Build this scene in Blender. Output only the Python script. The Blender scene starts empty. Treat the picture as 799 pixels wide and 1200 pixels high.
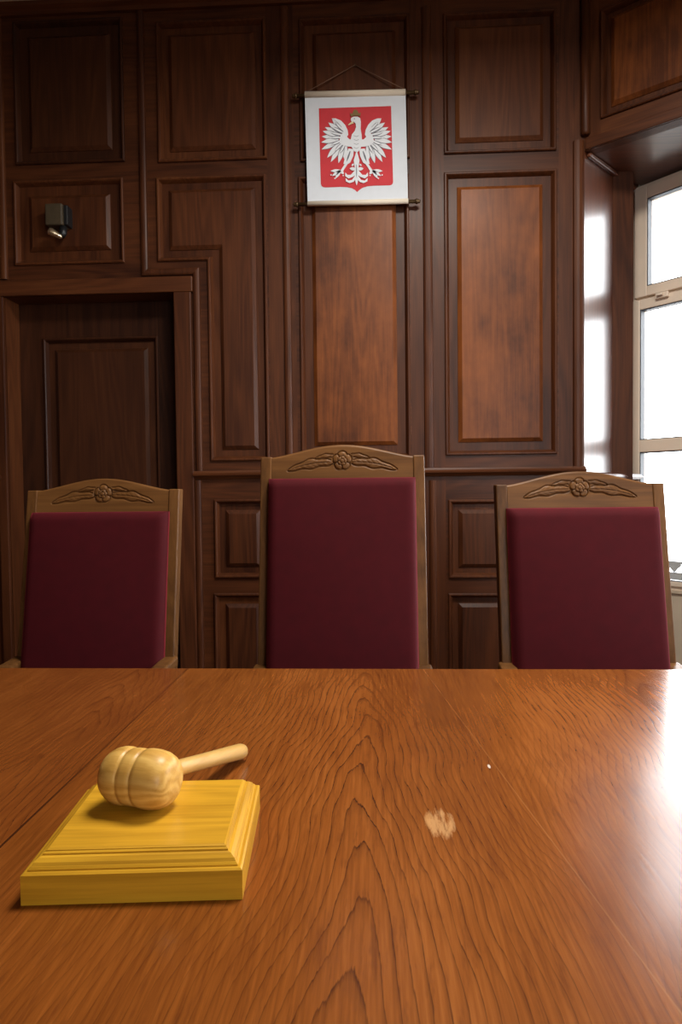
import bpy, math, random
import numpy as np
from mathutils import Vector, Matrix
random.seed(4)
sc = bpy.context.scene
C = sc.collection
PI = math.pi

# ------------------------------------------------------------------ camera
F = 800.0                      # focal length in pixels of the 799x1200 frame
CAM = Vector((0, 0, 1.13))
YAW, PITCH, ROLL = math.radians(2.9), math.radians(-1.8), -0.011
RC = Matrix.Rotation(YAW, 3, 'Z') @ Matrix.Rotation(PI/2 + PITCH, 3, 'X') @ Matrix.Rotation(ROLL, 3, 'Z')
cd = bpy.data.cameras.new('camera'); cam = bpy.data.objects.new('camera', cd); C.objects.link(cam)
cam.matrix_world = Matrix.Translation(CAM) @ RC.to_4x4()
cd.sensor_fit = 'HORIZONTAL'; cd.sensor_width = 36.0; cd.lens = F/799*36.0; cd.clip_start = 0.02
sc.camera = cam

def ray(px, py): return RC @ Vector(((px-399.5)/F, -(py-600)/F, -1))
def atY(px, py, Y):
    d = ray(px, py); return CAM + d*((Y-CAM.y)/d.y)
def atZ(px, py, Z):
    d = ray(px, py); return CAM + d*((Z-CAM.z)/d.z)
def atPlane(px, py, p, n):
    d = ray(px, py); return CAM + d*((p-CAM).dot(n)/d.dot(n))

# ------------------------------------------------------------------ materials
def nt(name):
    m = bpy.data.materials.new(name); m.use_nodes = True
    t = m.node_tree; b = t.nodes['Principled BSDF']
    return m, t, b
def N(t, kind, **kw):
    n = t.nodes.new(kind)
    for k, v in kw.items():
        if k.startswith('i_'):
            key = k[2:]; key = int(key) if key.isdigit() else key.replace('_', ' ')
            n.inputs[key].default_value = v
        else: setattr(n, k, v)
    return n
def L(t, a, b): t.links.new(a, b)
def math_(t, op, a, b=None, c=None, clamp=False):
    n = t.nodes.new('ShaderNodeMath'); n.operation = op; n.use_clamp = clamp
    for i, v in enumerate((a, b, c)):
        if v is None: continue
        if isinstance(v, (int, float)): n.inputs[i].default_value = v
        else: L(t, v, n.inputs[i])
    return n.outputs[0]
def ramp(t, fac, stops):
    r = t.nodes.new('ShaderNodeValToRGB'); e = r.color_ramp.elements
    while len(e) < len(stops): e.new(.5)
    for x, (p, c) in zip(e, stops):
        x.position = p; x.color = (*c, 1) if len(c) == 3 else c
    L(t, fac, r.inputs[0]); return r.outputs[0]
def mixc(t, fac, a, b, mode='MIX'):
    n = t.nodes.new('ShaderNodeMix'); n.data_type = 'RGBA'; n.blend_type = mode
    for i, v in ((0, fac), (6, a), (7, b)):
        if isinstance(v, (int, float)): n.inputs[i].default_value = v
        elif isinstance(v, tuple): n.inputs[i].default_value = (*v, 1)
        else: L(t, v, n.inputs[i])
    return n.outputs[2]

def wood(name, dark, mid, light, axis='Z', rough=.48, coat=.04, spec=.22, ring=.5, fine=.5, mottle=.0, scale=1.0, bump=.08):
    m, t, b = nt(name)
    tc = N(t, 'ShaderNodeTexCoord'); oi = N(t, 'ShaderNodeObjectInfo')
    off = N(t, 'ShaderNodeVectorMath', operation='SCALE'); off.inputs[0].default_value = (31, 17, 23)
    L(t, oi.outputs['Random'], off.inputs['Scale'])
    add = N(t, 'ShaderNodeVectorMath', operation='ADD'); L(t, tc.outputs['Object'], add.inputs[0]); L(t, off.outputs[0], add.inputs[1])
    def mapped(al):
        mp = N(t, 'ShaderNodeMapping'); s = [scale]*3; s['XYZ'.index(axis)] = scale*al
        mp.inputs['Scale'].default_value = s; L(t, add.outputs[0], mp.inputs[0]); return mp.outputs[0]
    n1 = N(t, 'ShaderNodeTexNoise', i_Scale=5.0, i_Detail=2.0, i_Roughness=.5); L(t, mapped(.10), n1.inputs['Vector'])
    rings = math_(t, 'SINE', math_(t, 'MULTIPLY', n1.outputs['Fac'], 95))
    rings = math_(t, 'MULTIPLY_ADD', rings, .5, .5)
    n2 = N(t, 'ShaderNodeTexNoise', i_Scale=150.0, i_Detail=3.0, i_Roughness=.65); L(t, mapped(.03), n2.inputs['Vector'])
    n3 = N(t, 'ShaderNodeTexNoise', i_Scale=3.2, i_Detail=3.0); L(t, mapped(.35), n3.inputs['Vector'])
    f = math_(t, 'MULTIPLY_ADD', rings, .22*ring, math_(t, 'MULTIPLY', n2.outputs['Fac'], .75*fine))
    f = math_(t, 'ADD', f, math_(t, 'MULTIPLY', n3.outputs['Fac'], .5))
    f = math_(t, 'ADD', f, math_(t, 'MULTIPLY_ADD', oi.outputs['Random'], .16, -.08))
    if mottle:
        n4 = N(t, 'ShaderNodeTexNoise', i_Scale=9.0, i_Detail=5.0, i_Roughness=.62); L(t, mapped(.6), n4.inputs['Vector'])
        f = math_(t, 'ADD', f, math_(t, 'MULTIPLY_ADD', n4.outputs['Fac'], mottle, -.5*mottle))
    L(t, ramp(t, f, [(.28, dark), (.58, mid), (.9, light)]), b.inputs['Base Color'])
    b.inputs['Roughness'].default_value = rough; b.inputs['Specular IOR Level'].default_value = spec
    b.inputs['Coat Weight'].default_value = coat; b.inputs['Coat Roughness'].default_value = .22
    bp = N(t, 'ShaderNodeBump', i_Strength=bump, i_Distance=.002); L(t, n2.outputs['Fac'], bp.inputs['Height'])
    L(t, bp.outputs[0], b.inputs['Normal'])
    return m

WD, WM, WL = (.030, .0075, .0028), (.088, .0255, .0080), (.16, .054, .016)
M = {}
M['wood_v'] = wood('panel_wood_upright', WD, WM, WL, 'Z')
M['wood_h'] = wood('panel_wood_level', WD, WM, WL, 'X')
M['wood_field'] = wood('panel_wood_field', (.075, .019, .0045), (.215, .060, .0125), (.34, .115, .026), 'Z', ring=.3, mottle=.5, fine=.35)
M['dark_wood'] = wood('dark_wood', (.018, .005, .002), (.050, .0145, .005), (.092, .030, .010), 'Z')  # darker version of the panel wood, on the door and the top-left panel
M['chair_wood_v'] = wood('chair_wood_upright', (.050, .019, .0055), (.135, .056, .016), (.21, .098, .031), 'Z', rough=.42, coat=.0, spec=.16)
M['chair_wood_h'] = wood('chair_wood_level', (.050, .019, .0055), (.135, .056, .016), (.21, .098, .031), 'X', rough=.42, coat=.0, spec=.16)
M['wood_gloss'] = wood('varnished_reveal_wood', (.05, .012, .005), (.13, .036, .013), (.21, .068, .024), 'Z', rough=.34, coat=.5, spec=.5)
M['wood_gloss_h'] = wood('varnished_soffit_wood', (.05, .012, .005), (.13, .036, .013), (.21, .068, .024), 'X', rough=.40, coat=.5, spec=.5)
M['beech'] = wood('gavel_wood', (.27, .125, .022), (.50, .265, .055), (.66, .40, .11), 'X', rough=.40, coat=.1, scale=3.0, ring=1.15, bump=.03)
M['block_wood'] = wood('block_wood', (.36, .17, .010), (.58, .30, .020), (.70, .40, .035), 'X', rough=.34, coat=.25, scale=2.0, ring=.6, bump=.03)
M['block_wood_y'] = wood('block_wood_side', (.36, .17, .010), (.58, .30, .020), (.70, .40, .035), 'Y', rough=.34, coat=.25, scale=2.0, ring=.6, bump=.03)
M['handle_wood'] = wood('handle_wood', (.40, .22, .06), (.56, .33, .10), (.66, .43, .15), 'Y', rough=.36, coat=.2, scale=2.2, ring=.4, bump=.03)

def plain(name, col, rough=.5, metal=0.0, noise=.0, nscale=40, sheen=0, coat=0):
    m, t, b = nt(name)
    if noise:
        tc = N(t, 'ShaderNodeTexCoord'); n = N(t, 'ShaderNodeTexNoise', i_Scale=nscale, i_Detail=4.0); L(t, tc.outputs['Object'], n.inputs['Vector'])
        a = tuple(c*(1-noise) for c in col); z = tuple(min(1, c*(1+noise)) for c in col)
        L(t, ramp(t, n.outputs['Fac'], [(.3, a), (.7, z)]), b.inputs['Base Color'])
    else: b.inputs['Base Color'].default_value = (*col, 1)
    b.inputs['Roughness'].default_value = rough; b.inputs['Metallic'].default_value = metal
    b.inputs['Coat Weight'].default_value = coat
    if sheen:
        b.inputs['Sheen Weight'].default_value = sheen; b.inputs['Sheen Roughness'].default_value = .35
    return m
M['velvet'] = plain('burgundy_velvet', (.050, .0018, .0040), .85, noise=.10, nscale=30, sheen=1.0)
vb = M['velvet'].node_tree.nodes['Principled BSDF']
vb.inputs['Sheen Tint'].default_value = (.75, .07, .11, 1); vb.inputs['Specular IOR Level'].default_value = .15; vb.inputs['Sheen Weight'].default_value = .34
M['frame_paint'] = plain('beige_window_paint', (.80, .66, .53), .42, noise=.05, nscale=6)
M['beige_wall'] = plain('beige_wall_paint', (.55, .45, .34), .7, noise=.05, nscale=5)
M['plaster'] = plain('cream_plaster', (.50, .42, .31), .9, noise=.05, nscale=3)
M['gasket'] = plain('grey_gasket', (.06, .065, .08), .5)
M['paper'] = plain('white_cloth', (.66, .69, .74), .75, noise=.02, nscale=30)
M['hem'] = plain('cream_hem', (.72, .62, .50), .75)
M['red'] = plain('emblem_red', (.56, .026, .036), .7, noise=.05, nscale=20)
M['white'] = plain('emblem_white', (.76, .78, .82), .7)
M['ink'] = plain('emblem_grey_line', (.16, .16, .19), .7)
M['gold'] = plain('emblem_gold', (.20, .12, .03), .55)
M['palegold'] = plain('emblem_pale_gold', (.75, .60, .36), .6)
M['brass'] = plain('aged_brass', (.10, .058, .024), .42, metal=.6)
M['fixture'] = plain('olive_brown_fixture', (.06, .042, .022), .5, noise=.2)
M['black'] = plain('black_plastic', (.01, .01, .011), .4)
M['lens'] = plain('pale_metal', (.62, .50, .34), .22, metal=.9)
M['cord'] = plain('brown_cord', (.16, .08, .045), .8)
M['floor'] = wood('floor_wood', (.08, .035, .014), (.16, .075, .03), (.24, .12, .05), 'X', rough=.4)
M['iron'] = plain('grey_iron', (.03, .034, .04), .5)

def glass():
    m = bpy.data.materials.new('window_glass'); m.use_nodes = True; t = m.node_tree; t.nodes.clear()
    o = N(t, 'ShaderNodeOutputMaterial'); tr = N(t, 'ShaderNodeBsdfTransparent'); gl = N(t, 'ShaderNodeBsdfGlossy', i_Roughness=.0)
    fr = N(t, 'ShaderNodeFresnel', i_IOR=1.45); mx = N(t, 'ShaderNodeMixShader')
    L(t, fr.outputs[0], mx.inputs[0]); L(t, tr.outputs[0], mx.inputs[1]); L(t, gl.outputs[0], mx.inputs[2]); L(t, mx.outputs[0], o.inputs[0])
    return m
M['glass'] = glass()

# oak veneer of the tabletop: planks along Y, cathedral figure in the middle plank
def table_wood():
    m, t, b = nt('oak_veneer_tabletop')
    tc = N(t, 'ShaderNodeTexCoord'); sx = N(t, 'ShaderNodeSeparateXYZ'); L(t, tc.outputs['Object'], sx.inputs[0])
    x, y = sx.outputs[0], sx.outputs[1]
    def noise(sc_, sy, sz=1.0, scale=1.0, detail=3.0, rough=.5):
        mp = N(t, 'ShaderNodeMapping'); mp.inputs['Scale'].default_value = (sc_, sy, sz); L(t, tc.outputs['Object'], mp.inputs[0])
        n = N(t, 'ShaderNodeTexNoise', i_Scale=scale, i_Detail=detail, i_Roughness=rough); L(t, mp.outputs[0], n.inputs['Vector']); return n.outputs['Fac']
    # planks: own figure centre and shift
    seamL, seamR = TB_SEAM
    p_, q_ = TB_PT(575, 890), TB_PT(740, 1110); k_ = (q_[0]-p_[0])/(q_[1]-p_[1])
    seamR = math_(t, 'MULTIPLY_ADD', y, k_, p_[0]-k_*p_[1])
    isL = math_(t, 'LESS_THAN', x, seamL); isR = math_(t, 'GREATER_THAN', x, seamR)
    cx = math_(t, 'ADD', TB_CX, math_(t, 'ADD', math_(t, 'MULTIPLY', isL, -.46), math_(t, 'MULTIPLY', isR, .52)))
    wob = math_(t, 'MULTIPLY_ADD', noise(1.2, 1.6, 1, 1.6, 2), .11, -.055)
    dx = math_(t, 'ABSOLUTE', math_(t, 'ADD', math_(t, 'SUBTRACT', x, cx), wob))
    q = math_(t, 'DIVIDE', math_(t, 'MULTIPLY', math_(t, 'MULTIPLY', dx, dx), 240.0), math_(t, 'ADD', 1.0, math_(t, 'MULTIPLY', dx, 24.0)))
    jag = math_(t, 'MULTIPLY_ADD', noise(130, 10, 1, 1.0, 3, .6), .05, -.025)
    big = math_(t, 'MULTIPLY_ADD', noise(5, 1.2, 1, 1.0, 2), .30, -.15)
    f = math_(t, 'ADD', math_(t, 'ADD', math_(t, 'ADD', y, q), jag), big)
    f = math_(t, 'ADD', f, math_(t, 'ADD', math_(t, 'MULTIPLY', isL, .37), math_(t, 'MULTIPLY', isR, .21)))
    fr = math_(t, 'FRACT', math_(t, 'MULTIPLY', f, 10.5))
    line = ramp(t, fr, [(0.0, (0, 0, 0)), (.60, (.03,)*3), (.86, (.35,)*3), (.96, (1,)*3), (1.0, (.1,)*3)])
    bw = N(t, 'ShaderNodeRGBToBW'); L(t, line, bw.inputs[0])
    near = math_(t, 'SUBTRACT', 1.0, math_(t, 'MULTIPLY', dx, 2.0), clamp=True)
    fade = ramp(t, noise(3, 1.1, 1, 1.3, 2), [(.30, (.55,)*3), (.6, (1,)*3)])
    fb = N(t, 'ShaderNodeRGBToBW'); L(t, fade, fb.inputs[0])
    brk = N(t, 'ShaderNodeMapRange', i_1=.36, i_2=.62, i_3=.55, i_4=1.0); L(t, noise(90, 14, 1, 1.0, 3, .65), brk.inputs[0])
    lines = math_(t, 'MULTIPLY', math_(t, 'MULTIPLY', math_(t, 'MULTIPLY', bw.outputs[0], near), fb.outputs[0]), brk.outputs[0])
    fine = noise(260, 9, 1, 1.0, 3, .6)
    fleck = noise(120, 16, 1, 1.0, 3, .7)
    tone = noise(4.5, 1.5, 1, 1.0, 4, .6)
    base = ramp(t, math_(t, 'ADD', math_(t, 'MULTIPLY', tone, .62), math_(t, 'MULTIPLY', fine, .42)),
                [(.30, (.100, .024, .0042)), (.52, (.195, .055, .0088)), (.75, (.31, .098, .019))])
    col = mixc(t, math_(t, 'MULTIPLY', lines, 1.0, clamp=True), base, (.030, .007, .002))
    fl = ramp(t, fleck, [(.54, (0, 0, 0)), (.70, (1, 1, 1))]); flb = N(t, 'ShaderNodeRGBToBW'); L(t, fl, flb.inputs[0])
    col = mixc(t, math_(t, 'MULTIPLY', flb.outputs[0], .35), col, (.075, .018, .005))
    # plank tone
    col = mixc(t, math_(t, 'MULTIPLY', isL, .35), col, (.12, .028, .006))
    # seams
    for s_, w_, c_ in ((seamL, .0016, (.035, .009, .003)), (seamR, .0008, (.30, .12, .035))):
        d_ = math_(t, 'ABSOLUTE', math_(t, 'SUBTRACT', x, s_))
        col = mixc(t, math_(t, 'MULTIPLY', math_(t, 'MULTIPLY', math_(t, 'LESS_THAN', d_, w_), .9 if s_ is seamL else .55), fb.outputs[0]), col, c_)
    # pale worn scuff and a chipped spot
    def blotch(px, py, rx, ry, thr, colr, ns, mx=.55):
        P = TB_PT(px, py)
        ex = math_(t, 'DIVIDE', math_(t, 'SUBTRACT', x, P[0]), rx); ey = math_(t, 'DIVIDE', math_(t, 'SUBTRACT', y, P[1]), ry)
        r2 = math_(t, 'ADD', math_(t, 'MULTIPLY', ex, ex), math_(t, 'MULTIPLY', ey, ey))
        g = math_(t, 'SUBTRACT', 1.0, r2, clamp=True)
        nn = noise(ns, ns*.16, 1, 1.0, 4, .7)
        v = math_(t, 'MULTIPLY', math_(t, 'SUBTRACT', math_(t, 'MULTIPLY', g, nn), thr), 6.0, clamp=True)
        return lambda c: mixc(t, math_(t, 'MULTIPLY', v, mx), c, colr)
    col = blotch(516, 965, .030, .062, .36, (.62, .34, .14), 130)(col)
    col = blotch(503, 962, .016, .045, .38, (.50, .25, .09), 170)(col)
    col = blotch(573, 898, .0030, .010, .20, (.80, .70, .58), 20, .7)(col)
    L(t, col, b.inputs['Base Color'])
    rr = math_(t, 'MULTIPLY_ADD', tone, .14, .16)
    L(t, rr, b.inputs['Roughness'])
    b.inputs['Coat Weight'].default_value = .12; b.inputs['Coat Roughness'].default_value = .14; b.inputs['Specular IOR Level'].default_value = .32
    bp = N(t, 'ShaderNodeBump', i_Strength=.06, i_Distance=.001); L(t, math_(t, 'SUBTRACT', fine, lines), bp.inputs['Height']); L(t, bp.outputs[0], b.inputs['Normal'])
    return m

# ------------------------------------------------------------------ mesh builder
class MB:
    def __init__(s): s.v = []; s.f = []; s.m = []; s.sm = []
    def add(s, vs, fs, mi=0, smooth=False):
        o = len(s.v); s.v += [tuple(p) for p in vs]
        for f in fs: s.f.append(tuple(i+o for i in f)); s.m.append(mi); s.sm.append(smooth)
    def box(s, a, b, mi=0, X=None):
        x0, y0, z0 = a; x1, y1, z1 = b
        vs = [(x0,y0,z0),(x1,y0,z0),(x1,y1,z0),(x0,y1,z0),(x0,y0,z1),(x1,y0,z1),(x1,y1,z1),(x0,y1,z1)]
        if X: vs = [X(Vector(p)) for p in vs]
        s.add(vs, [(0,3,2,1),(4,5,6,7),(0,1,5,4),(1,2,6,5),(2,3,7,6),(3,0,4,7)], mi)
    def hexa(s, vs, mi=0):
        s.add(vs, [(0,3,2,1),(4,5,6,7),(0,1,5,4),(1,2,6,5),(2,3,7,6),(3,0,4,7)], mi)
    def rings(s, rings, closed=True, cap0=False, cap1=False, mi=0, smooth=False, mis=None):
        n = len(rings[0]); o = len(s.v)
        for r in rings: s.v += [tuple(p) for p in r]
        for k in range(len(rings)-1):
            for i in range(n if closed else n-1):
                j = (i+1) % n
                s.f.append((o+k*n+i, o+k*n+j, o+(k+1)*n+j, o+(k+1)*n+i)); s.m.append(mis[k] if mis else mi); s.sm.append(smooth)
        if cap0: s.f.append(tuple(o+i for i in reversed(range(n)))); s.m.append(mi); s.sm.append(False)
        if cap1: s.f.append(tuple(o+(len(rings)-1)*n+i for i in range(n))); s.m.append(mi); s.sm.append(False)
    def lathe(s, prof, p0, axis, n=32, mi=0, smooth=True):
        a = Vector(axis).normalized(); u = a.orthogonal().normalized(); w = a.cross(u)
        R = []
        for t, r in prof:
            c = Vector(p0) + a*t
            R.append([c + (u*math.cos(2*PI*i/n) + w*math.sin(2*PI*i/n))*max(r, 1e-5) for i in range(n)])
        s.rings(R, True, True, True, mi, smooth)
    def tube(s, pts, r, n=10, mi=0, smooth=True):
        pts = [Vector(p) for p in pts]; R = []
        t0 = (pts[1]-pts[0]).normalized(); u = t0.orthogonal().normalized()
        for k, p in enumerate(pts):
            t = (pts[min(k+1, len(pts)-1)] - pts[max(k-1, 0)]).normalized()
            u = (u - t*u.dot(t)).normalized(); w = t.cross(u)
            rr = r[k] if isinstance(r, (list, tuple)) else r
            R.append([p + (u*math.cos(2*PI*i/n) + w*math.sin(2*PI*i/n))*rr for i in range(n)])
        s.rings(R, True, True, True, mi, smooth)
    def prism(s, poly, y0, y1, mi=0):           # polygon in (x,z), extruded from y1 (back) to y0 (front)
        n = len(poly)
        s.add([(x, y0, z) for x, z in poly] + [(x, y1, z) for x, z in poly],
              [tuple(range(n)), tuple(reversed(range(n, 2*n)))] + [(i, i+n, (i+1) % n+n, (i+1) % n) for i in range(n)], mi)
    def build(s, name, mats, parent=None, loc=None, rotz=None, bevel=0, seg=2, sub=0):
        me = bpy.data.meshes.new(name); me.from_pydata(s.v, [], s.f); me.update()
        if not isinstance(mats, (list, tuple)): mats = [mats]
        for m in mats: me.materials.append(M[m] if isinstance(m, str) else m)
        me.polygons.foreach_set('material_index', s.m); me.polygons.foreach_set('use_smooth', s.sm)
        o = bpy.data.objects.new(name, me); C.objects.link(o)
        if loc is not None: o.location = loc
        if rotz is not None: o.rotation_euler = (0, 0, rotz)
        if parent: o.parent = parent
        if bevel:
            bm = o.modifiers.new('bevel', 'BEVEL'); bm.width = bevel; bm.segments = seg; bm.limit_method = 'ANGLE'; bm.angle_limit = math.radians(35)
        if sub:
            sm = o.modifiers.new('sub', 'SUBSURF'); sm.levels = sub; sm.render_levels = sub
        return o
def tag(o, label=None, cat=None, group=None, kind=None):
    if label: o['label'] = label
    if cat: o['category'] = cat
    if group: o['group'] = group
    if kind: o['kind'] = kind
    return o
def empty(name, loc, rz=0):
    o = bpy.data.objects.new(name, None); o.empty_display_size = .1; C.objects.link(o); o.location = loc; o.rotation_euler = (0, 0, rz); return o

def offset_poly(poly, d):                        # inward offset of a CCW polygon
    n = len(poly); out = []
    for i in range(n):
        p0, p1, p2 = Vector(poly[i-1]), Vector(poly[i]), Vector(poly[(i+1) % n])
        e1 = (p1-p0).normalized(); e2 = (p2-p1).normalized()
        n1 = Vector((-e1.y, e1.x)); n2 = Vector((-e2.y, e2.x))
        k = 1 + n1.dot(n2)
        out.append(p1 + (n1+n2)*(d/k))
    return out
def ring3(poly, inset, out):
    return [(p[0], -out, p[1]) for p in offset_poly(poly, inset)]
MOULD = [(0, -.001), (0, .010), (.004, .0135), (.009, .0135), (.013, .009), (.016, .0025), (.019, -.004), (.022, -.012)]
def panel(parent, poly, inset=.072, field='wood_field', big=1.0, y=0.0):
    # panel > moulding, raised_field (local frame: x right, z up, front is -y)
    margin = field if field == 'dark_wood' else 'wood_v'
    mp = [(a*big, b) for a, b in MOULD]
    pm = MB(); pm.rings([ring3(poly, mp[-1][0]-.002, -.012), ring3(poly, inset-.018, -.012)], mi=0)
    # margin faces: verticals and rails share upright grain
    p = pm.build('panel', [margin], parent)
    mm = MB(); mm.rings([ring3(poly, a, b) for a, b in mp], mi=0); mm.build('moulding', [margin], p)
    ff = MB()
    ff.rings([ring3(poly, inset-.0185, -.0125), ring3(poly, inset-.017, -.008), ring3(poly, inset-.002, .003), ring3(poly, inset, .0045)], cap1=True)
    ff.build('raised_field', [field], p)
    if y:
        p.location.y = y
    return p
def rect(u0, z0, u1, z1): return [(u0, z0), (u1, z0), (u1, z1), (u0, z1)]
def boards(mb, u0, u1, z0, z1, holes, y=0.0):
    us = sorted({u0, u1, *[h[0] for h in holes], *[h[2] for h in holes]}); zs = sorted({z0, z1, *[h[1] for h in holes], *[h[3] for h in holes]})
    us = [u for u in us if u0 <= u <= u1]; zs = [z for z in zs if z0 <= z <= z1]
    for a, b in zip(us, us[1:]):
        for c, d in zip(zs, zs[1:]):
            cu, cz = (a+b)/2, (c+d)/2
            if any(h[0] < cu < h[2] and h[1] < cz < h[3] for h in holes): continue
            mi = 1 if any(h[0] < cu < h[2] for h in holes) else 0
            mb.add([(a, y, c), (b, y, c), (b, y, d), (a, y, d)], [(0, 1, 2, 3)], mi)
def bead(path, w, h, parent, name, mat='wood_v', n=6):   # half-round strip along a polyline of (u,z)
    mb = MB(); P = [Vector(p) for p in path]; R = []
    for k, p in enumerate(P):
        ds = []
        if k > 0: ds.append((P[k]-P[k-1]).normalized())
        if k < len(P)-1: ds.append((P[k+1]-P[k]).normalized())
        ns = [Vector((-d.y, d.x)) for d in ds]
        nn = ns[0] if len(ns) == 1 else (ns[0]+ns[1])/(1+ns[0].dot(ns[1]))
        r = []
        for i in range(n+1):
            a = PI*i/n
            q = p + nn*(math.cos(a)*w/2); r.append((q.x, -(h*.35*(1 if 0 < i < n else 0) + h*.65*math.sin(a)), q.y))
        R.append(r)
    mb.rings(R, closed=False, smooth=False)
    mb.add(R[0], [tuple(range(n+1))]); mb.add(R[-1], [tuple(reversed(range(n+1)))])
    return mb.build(name, [mat], parent)

# ------------------------------------------------------------------ back wall
YW = 3.2
CEIL = atY(300, -2, YW).z
def W(px, py): p = atY(px, py, YW); return (p.x, p.z)
def U(px, py=400): return W(px, py)[0]
def Z(py, px=400): return W(px, py)[1]
def wrect(x0, y0, x1, y1):                       # axis-aligned rectangle through the four pixel sides
    ym, xm = (y0+y1)/2, (x0+x1)/2
    return (U(x0, ym), Z(y1, xm), U(x1, ym), Z(y0, xm))
A = Vector((*[U(684.5, 300)], YW))               # corner with the angled window wall
zA = atY(684.5, 177, YW).z                       # underside of the window lintel
UL, UR = -2.35, A.x
wall = MB(); holes = []; panels = []
def add_panel(x0, y0, x1, y1, fx0, field='wood_field', zfix=None):
    r = list(wrect(x0, y0, x1, min(y1, 800)))
    if zfix is not None: r[1] = zfix
    holes.append(tuple(r)); inset = abs(U(fx0, (y0+min(y1, 800))/2) - r[0])
    panels.append((rect(*r), inset, field))
TOPY = 24
add_panel(17.5, TOPY, 145, 192, 37, 'dark_wood')
add_panel(17.5, 211, 145.5, 310, 38, 'wood_v')
add_panel(184.5, TOPY, 312, 189, 202, 'wood_v')
add_panel(351, 20, 479.5, 188, 371, 'wood_v')
add_panel(351.5, 206, 480, 537, 371)
add_panel(519.5, 14, 651, 179, 538, 'wood_v')
add_panel(521, 201, 652, 533, 541)
PLINTH = .16
for (x0, x1, fx) in ((252, 318, 269), (352, 482, 370), (525.5, 655, 542)):
    add_panel(x0, 585, x1, 677, fx, 'wood_v'); add_panel(x0, 695, x1, 830, fx, 'wood_v', zfix=PLINTH+.06)
# the stepped panel beside the door
l0, l1, lt, lb = U(184.5, 260), U(314, 380), Z(207, 250), Z(540, 280)
ls, lz = U(245.5, 430), Z(306, 215)
holes += [(l0, lz, l1, lt), (ls, lb, l1, lz)]
panels.append(([(ls, lb), (l1, lb), (l1, lt), (l0, lt), (l0, lz), (ls, lz)], U(202, 260)-l0, 'wood_v'))
# far-left bay
add_panel(-150, 60, -22, 310, -132); add_panel(-150, 345, -22, 545, -132)
add_panel(-150, 585, -22, 830, -132, zfix=PLINTH+.06)
DU0, DU1, DZ = U(8.5, 450), U(206.5, 450), Z(346, 110)
holes.append((DU0, 0.0, DU1, DZ))
boards(wall, UL, UR, 0, CEIL, holes)
wall.box((UL-.1, .22, 0), (UR+.3, .34, CEIL), 0)
wb = tag(wall.build('wall_back', ['wood_v', 'wood_h'], loc=(0, YW, 0)), kind='structure', label='dark wood panelled back wall behind the chairs')
for poly, inset, fld in panels: panel(wb, poly, inset, fld)
zr0, zr1 = Z(559.5, 400), Z(550, 400)            # chair rail
def vbead(px, y0, y1, w=.036, h=.016, name='pilaster_strip', pym=None, z0=None):
    u = U(px, pym or (y0+min(y1, 780))/2); bead([(u, Z(y0, px)), (u, z0 if z0 is not None else Z(y1, px))], w, h, wb, name)
vbead(1.5, 9, 328); vbead(336, 9, 549); vbead(501, 9, 549, .044); vbead(677.5, 166, 549, .05, .02)
vbead(507.5, 563, 780, .034, pym=670, z0=PLINTH); vbead(234, 563, 780, .034, pym=670, z0=PLINTH); vbead(338, 563, 780, .034, pym=670, z0=PLINTH)
ustep = U(232, 430)
bead([(U(167, 160), Z(9, 167)), (U(167, 160), Z(319, 200)), (ustep, Z(319, 200)), (ustep, zr1)], .034, .016, wb, 'stepped_strip')
def rail(u0, u1, name='chair_rail'):
    mb = MB(); h = zr1-zr0
    prof = [(0, 0), (.012, 0), (.02, .2*h), (.034, .42*h), (.036, .6*h), (.030, .72*h), (.022, .78*h), (.018, h), (0, h)]
    mb.rings([[(u, -d, zr0+z) for d, z in prof] for u in (u0, u1)], closed=False); n = len(prof)
    mb.add([(u0, -d, zr0+z) for d, z in prof], [tuple(reversed(range(n)))]); mb.add([(u1, -d, zr0+z) for d, z in prof], [tuple(range(n))])
    return mb.build(name, ['wood_h'], wb)
rail(U(228, 555), UR); rail(UL, U(4, 555))
# door casing
cs = MB()
cs.box((U(-2, 450), -.022, 0), (DU0, .0, DZ)); cs.box((DU1, -.022, 0), (U(226.5, 450), .0, DZ))
cs.build('door_casing', ['wood_v'], wb, bevel=.004)
lt_ = MB(); lt_.box((U(-4, 335), -.024, DZ), (U(226.5, 335), .0, Z(328, 110))); lt_.build('door_lintel', ['wood_h'], wb, bevel=.004)
jm = MB(); jm.box((DU0-.02, 0, 0), (DU0, .2, DZ)); jm.box((DU1, 0, 0), (DU1+.02, .2, DZ)); jm.box((DU0-.02, 0, DZ), (DU1+.02, .2, DZ+.02))
jm.build('door_jamb', ['wood_v'], wb)
bs = MB(); bs.box((DU1+.09, -.02, 0), (UR, 0, PLINTH)); bs.box((UL, -.02, 0), (U(-2, 450), 0, PLINTH))
tag(bs.build('baseboard_back', ['wood_h'], loc=(0, YW-.001, 0), bevel=.004), kind='structure')
# recessed door
DEP = .125
def D(px, py): p = atY(px, py, YW+DEP); return (p.x, p.z)
dm = MB(); dh = []
d0 = D(53.5, 500)[0]; d1 = D(187.5, 500)[0]; dz1 = D(120, 395.5)[1]
dh = [(d0, 1.0, d1, dz1), (d0, .2, d1, .88)]
boards(dm, DU0+.001, DU1-.001, .004, DZ-.001, dh); dm.box((DU0+.001, .015, .004), (DU1-.001, .06, DZ-.001))
dr = tag(dm.build('door_1', ['dark_wood', 'dark_wood'], loc=(0, YW+DEP, 0)), kind='structure', label='recessed dark panelled wooden door behind the left chair')
for h in dh: panel(dr, rect(*h), D(70, 500)[0]-d0, 'dark_wood')
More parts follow.
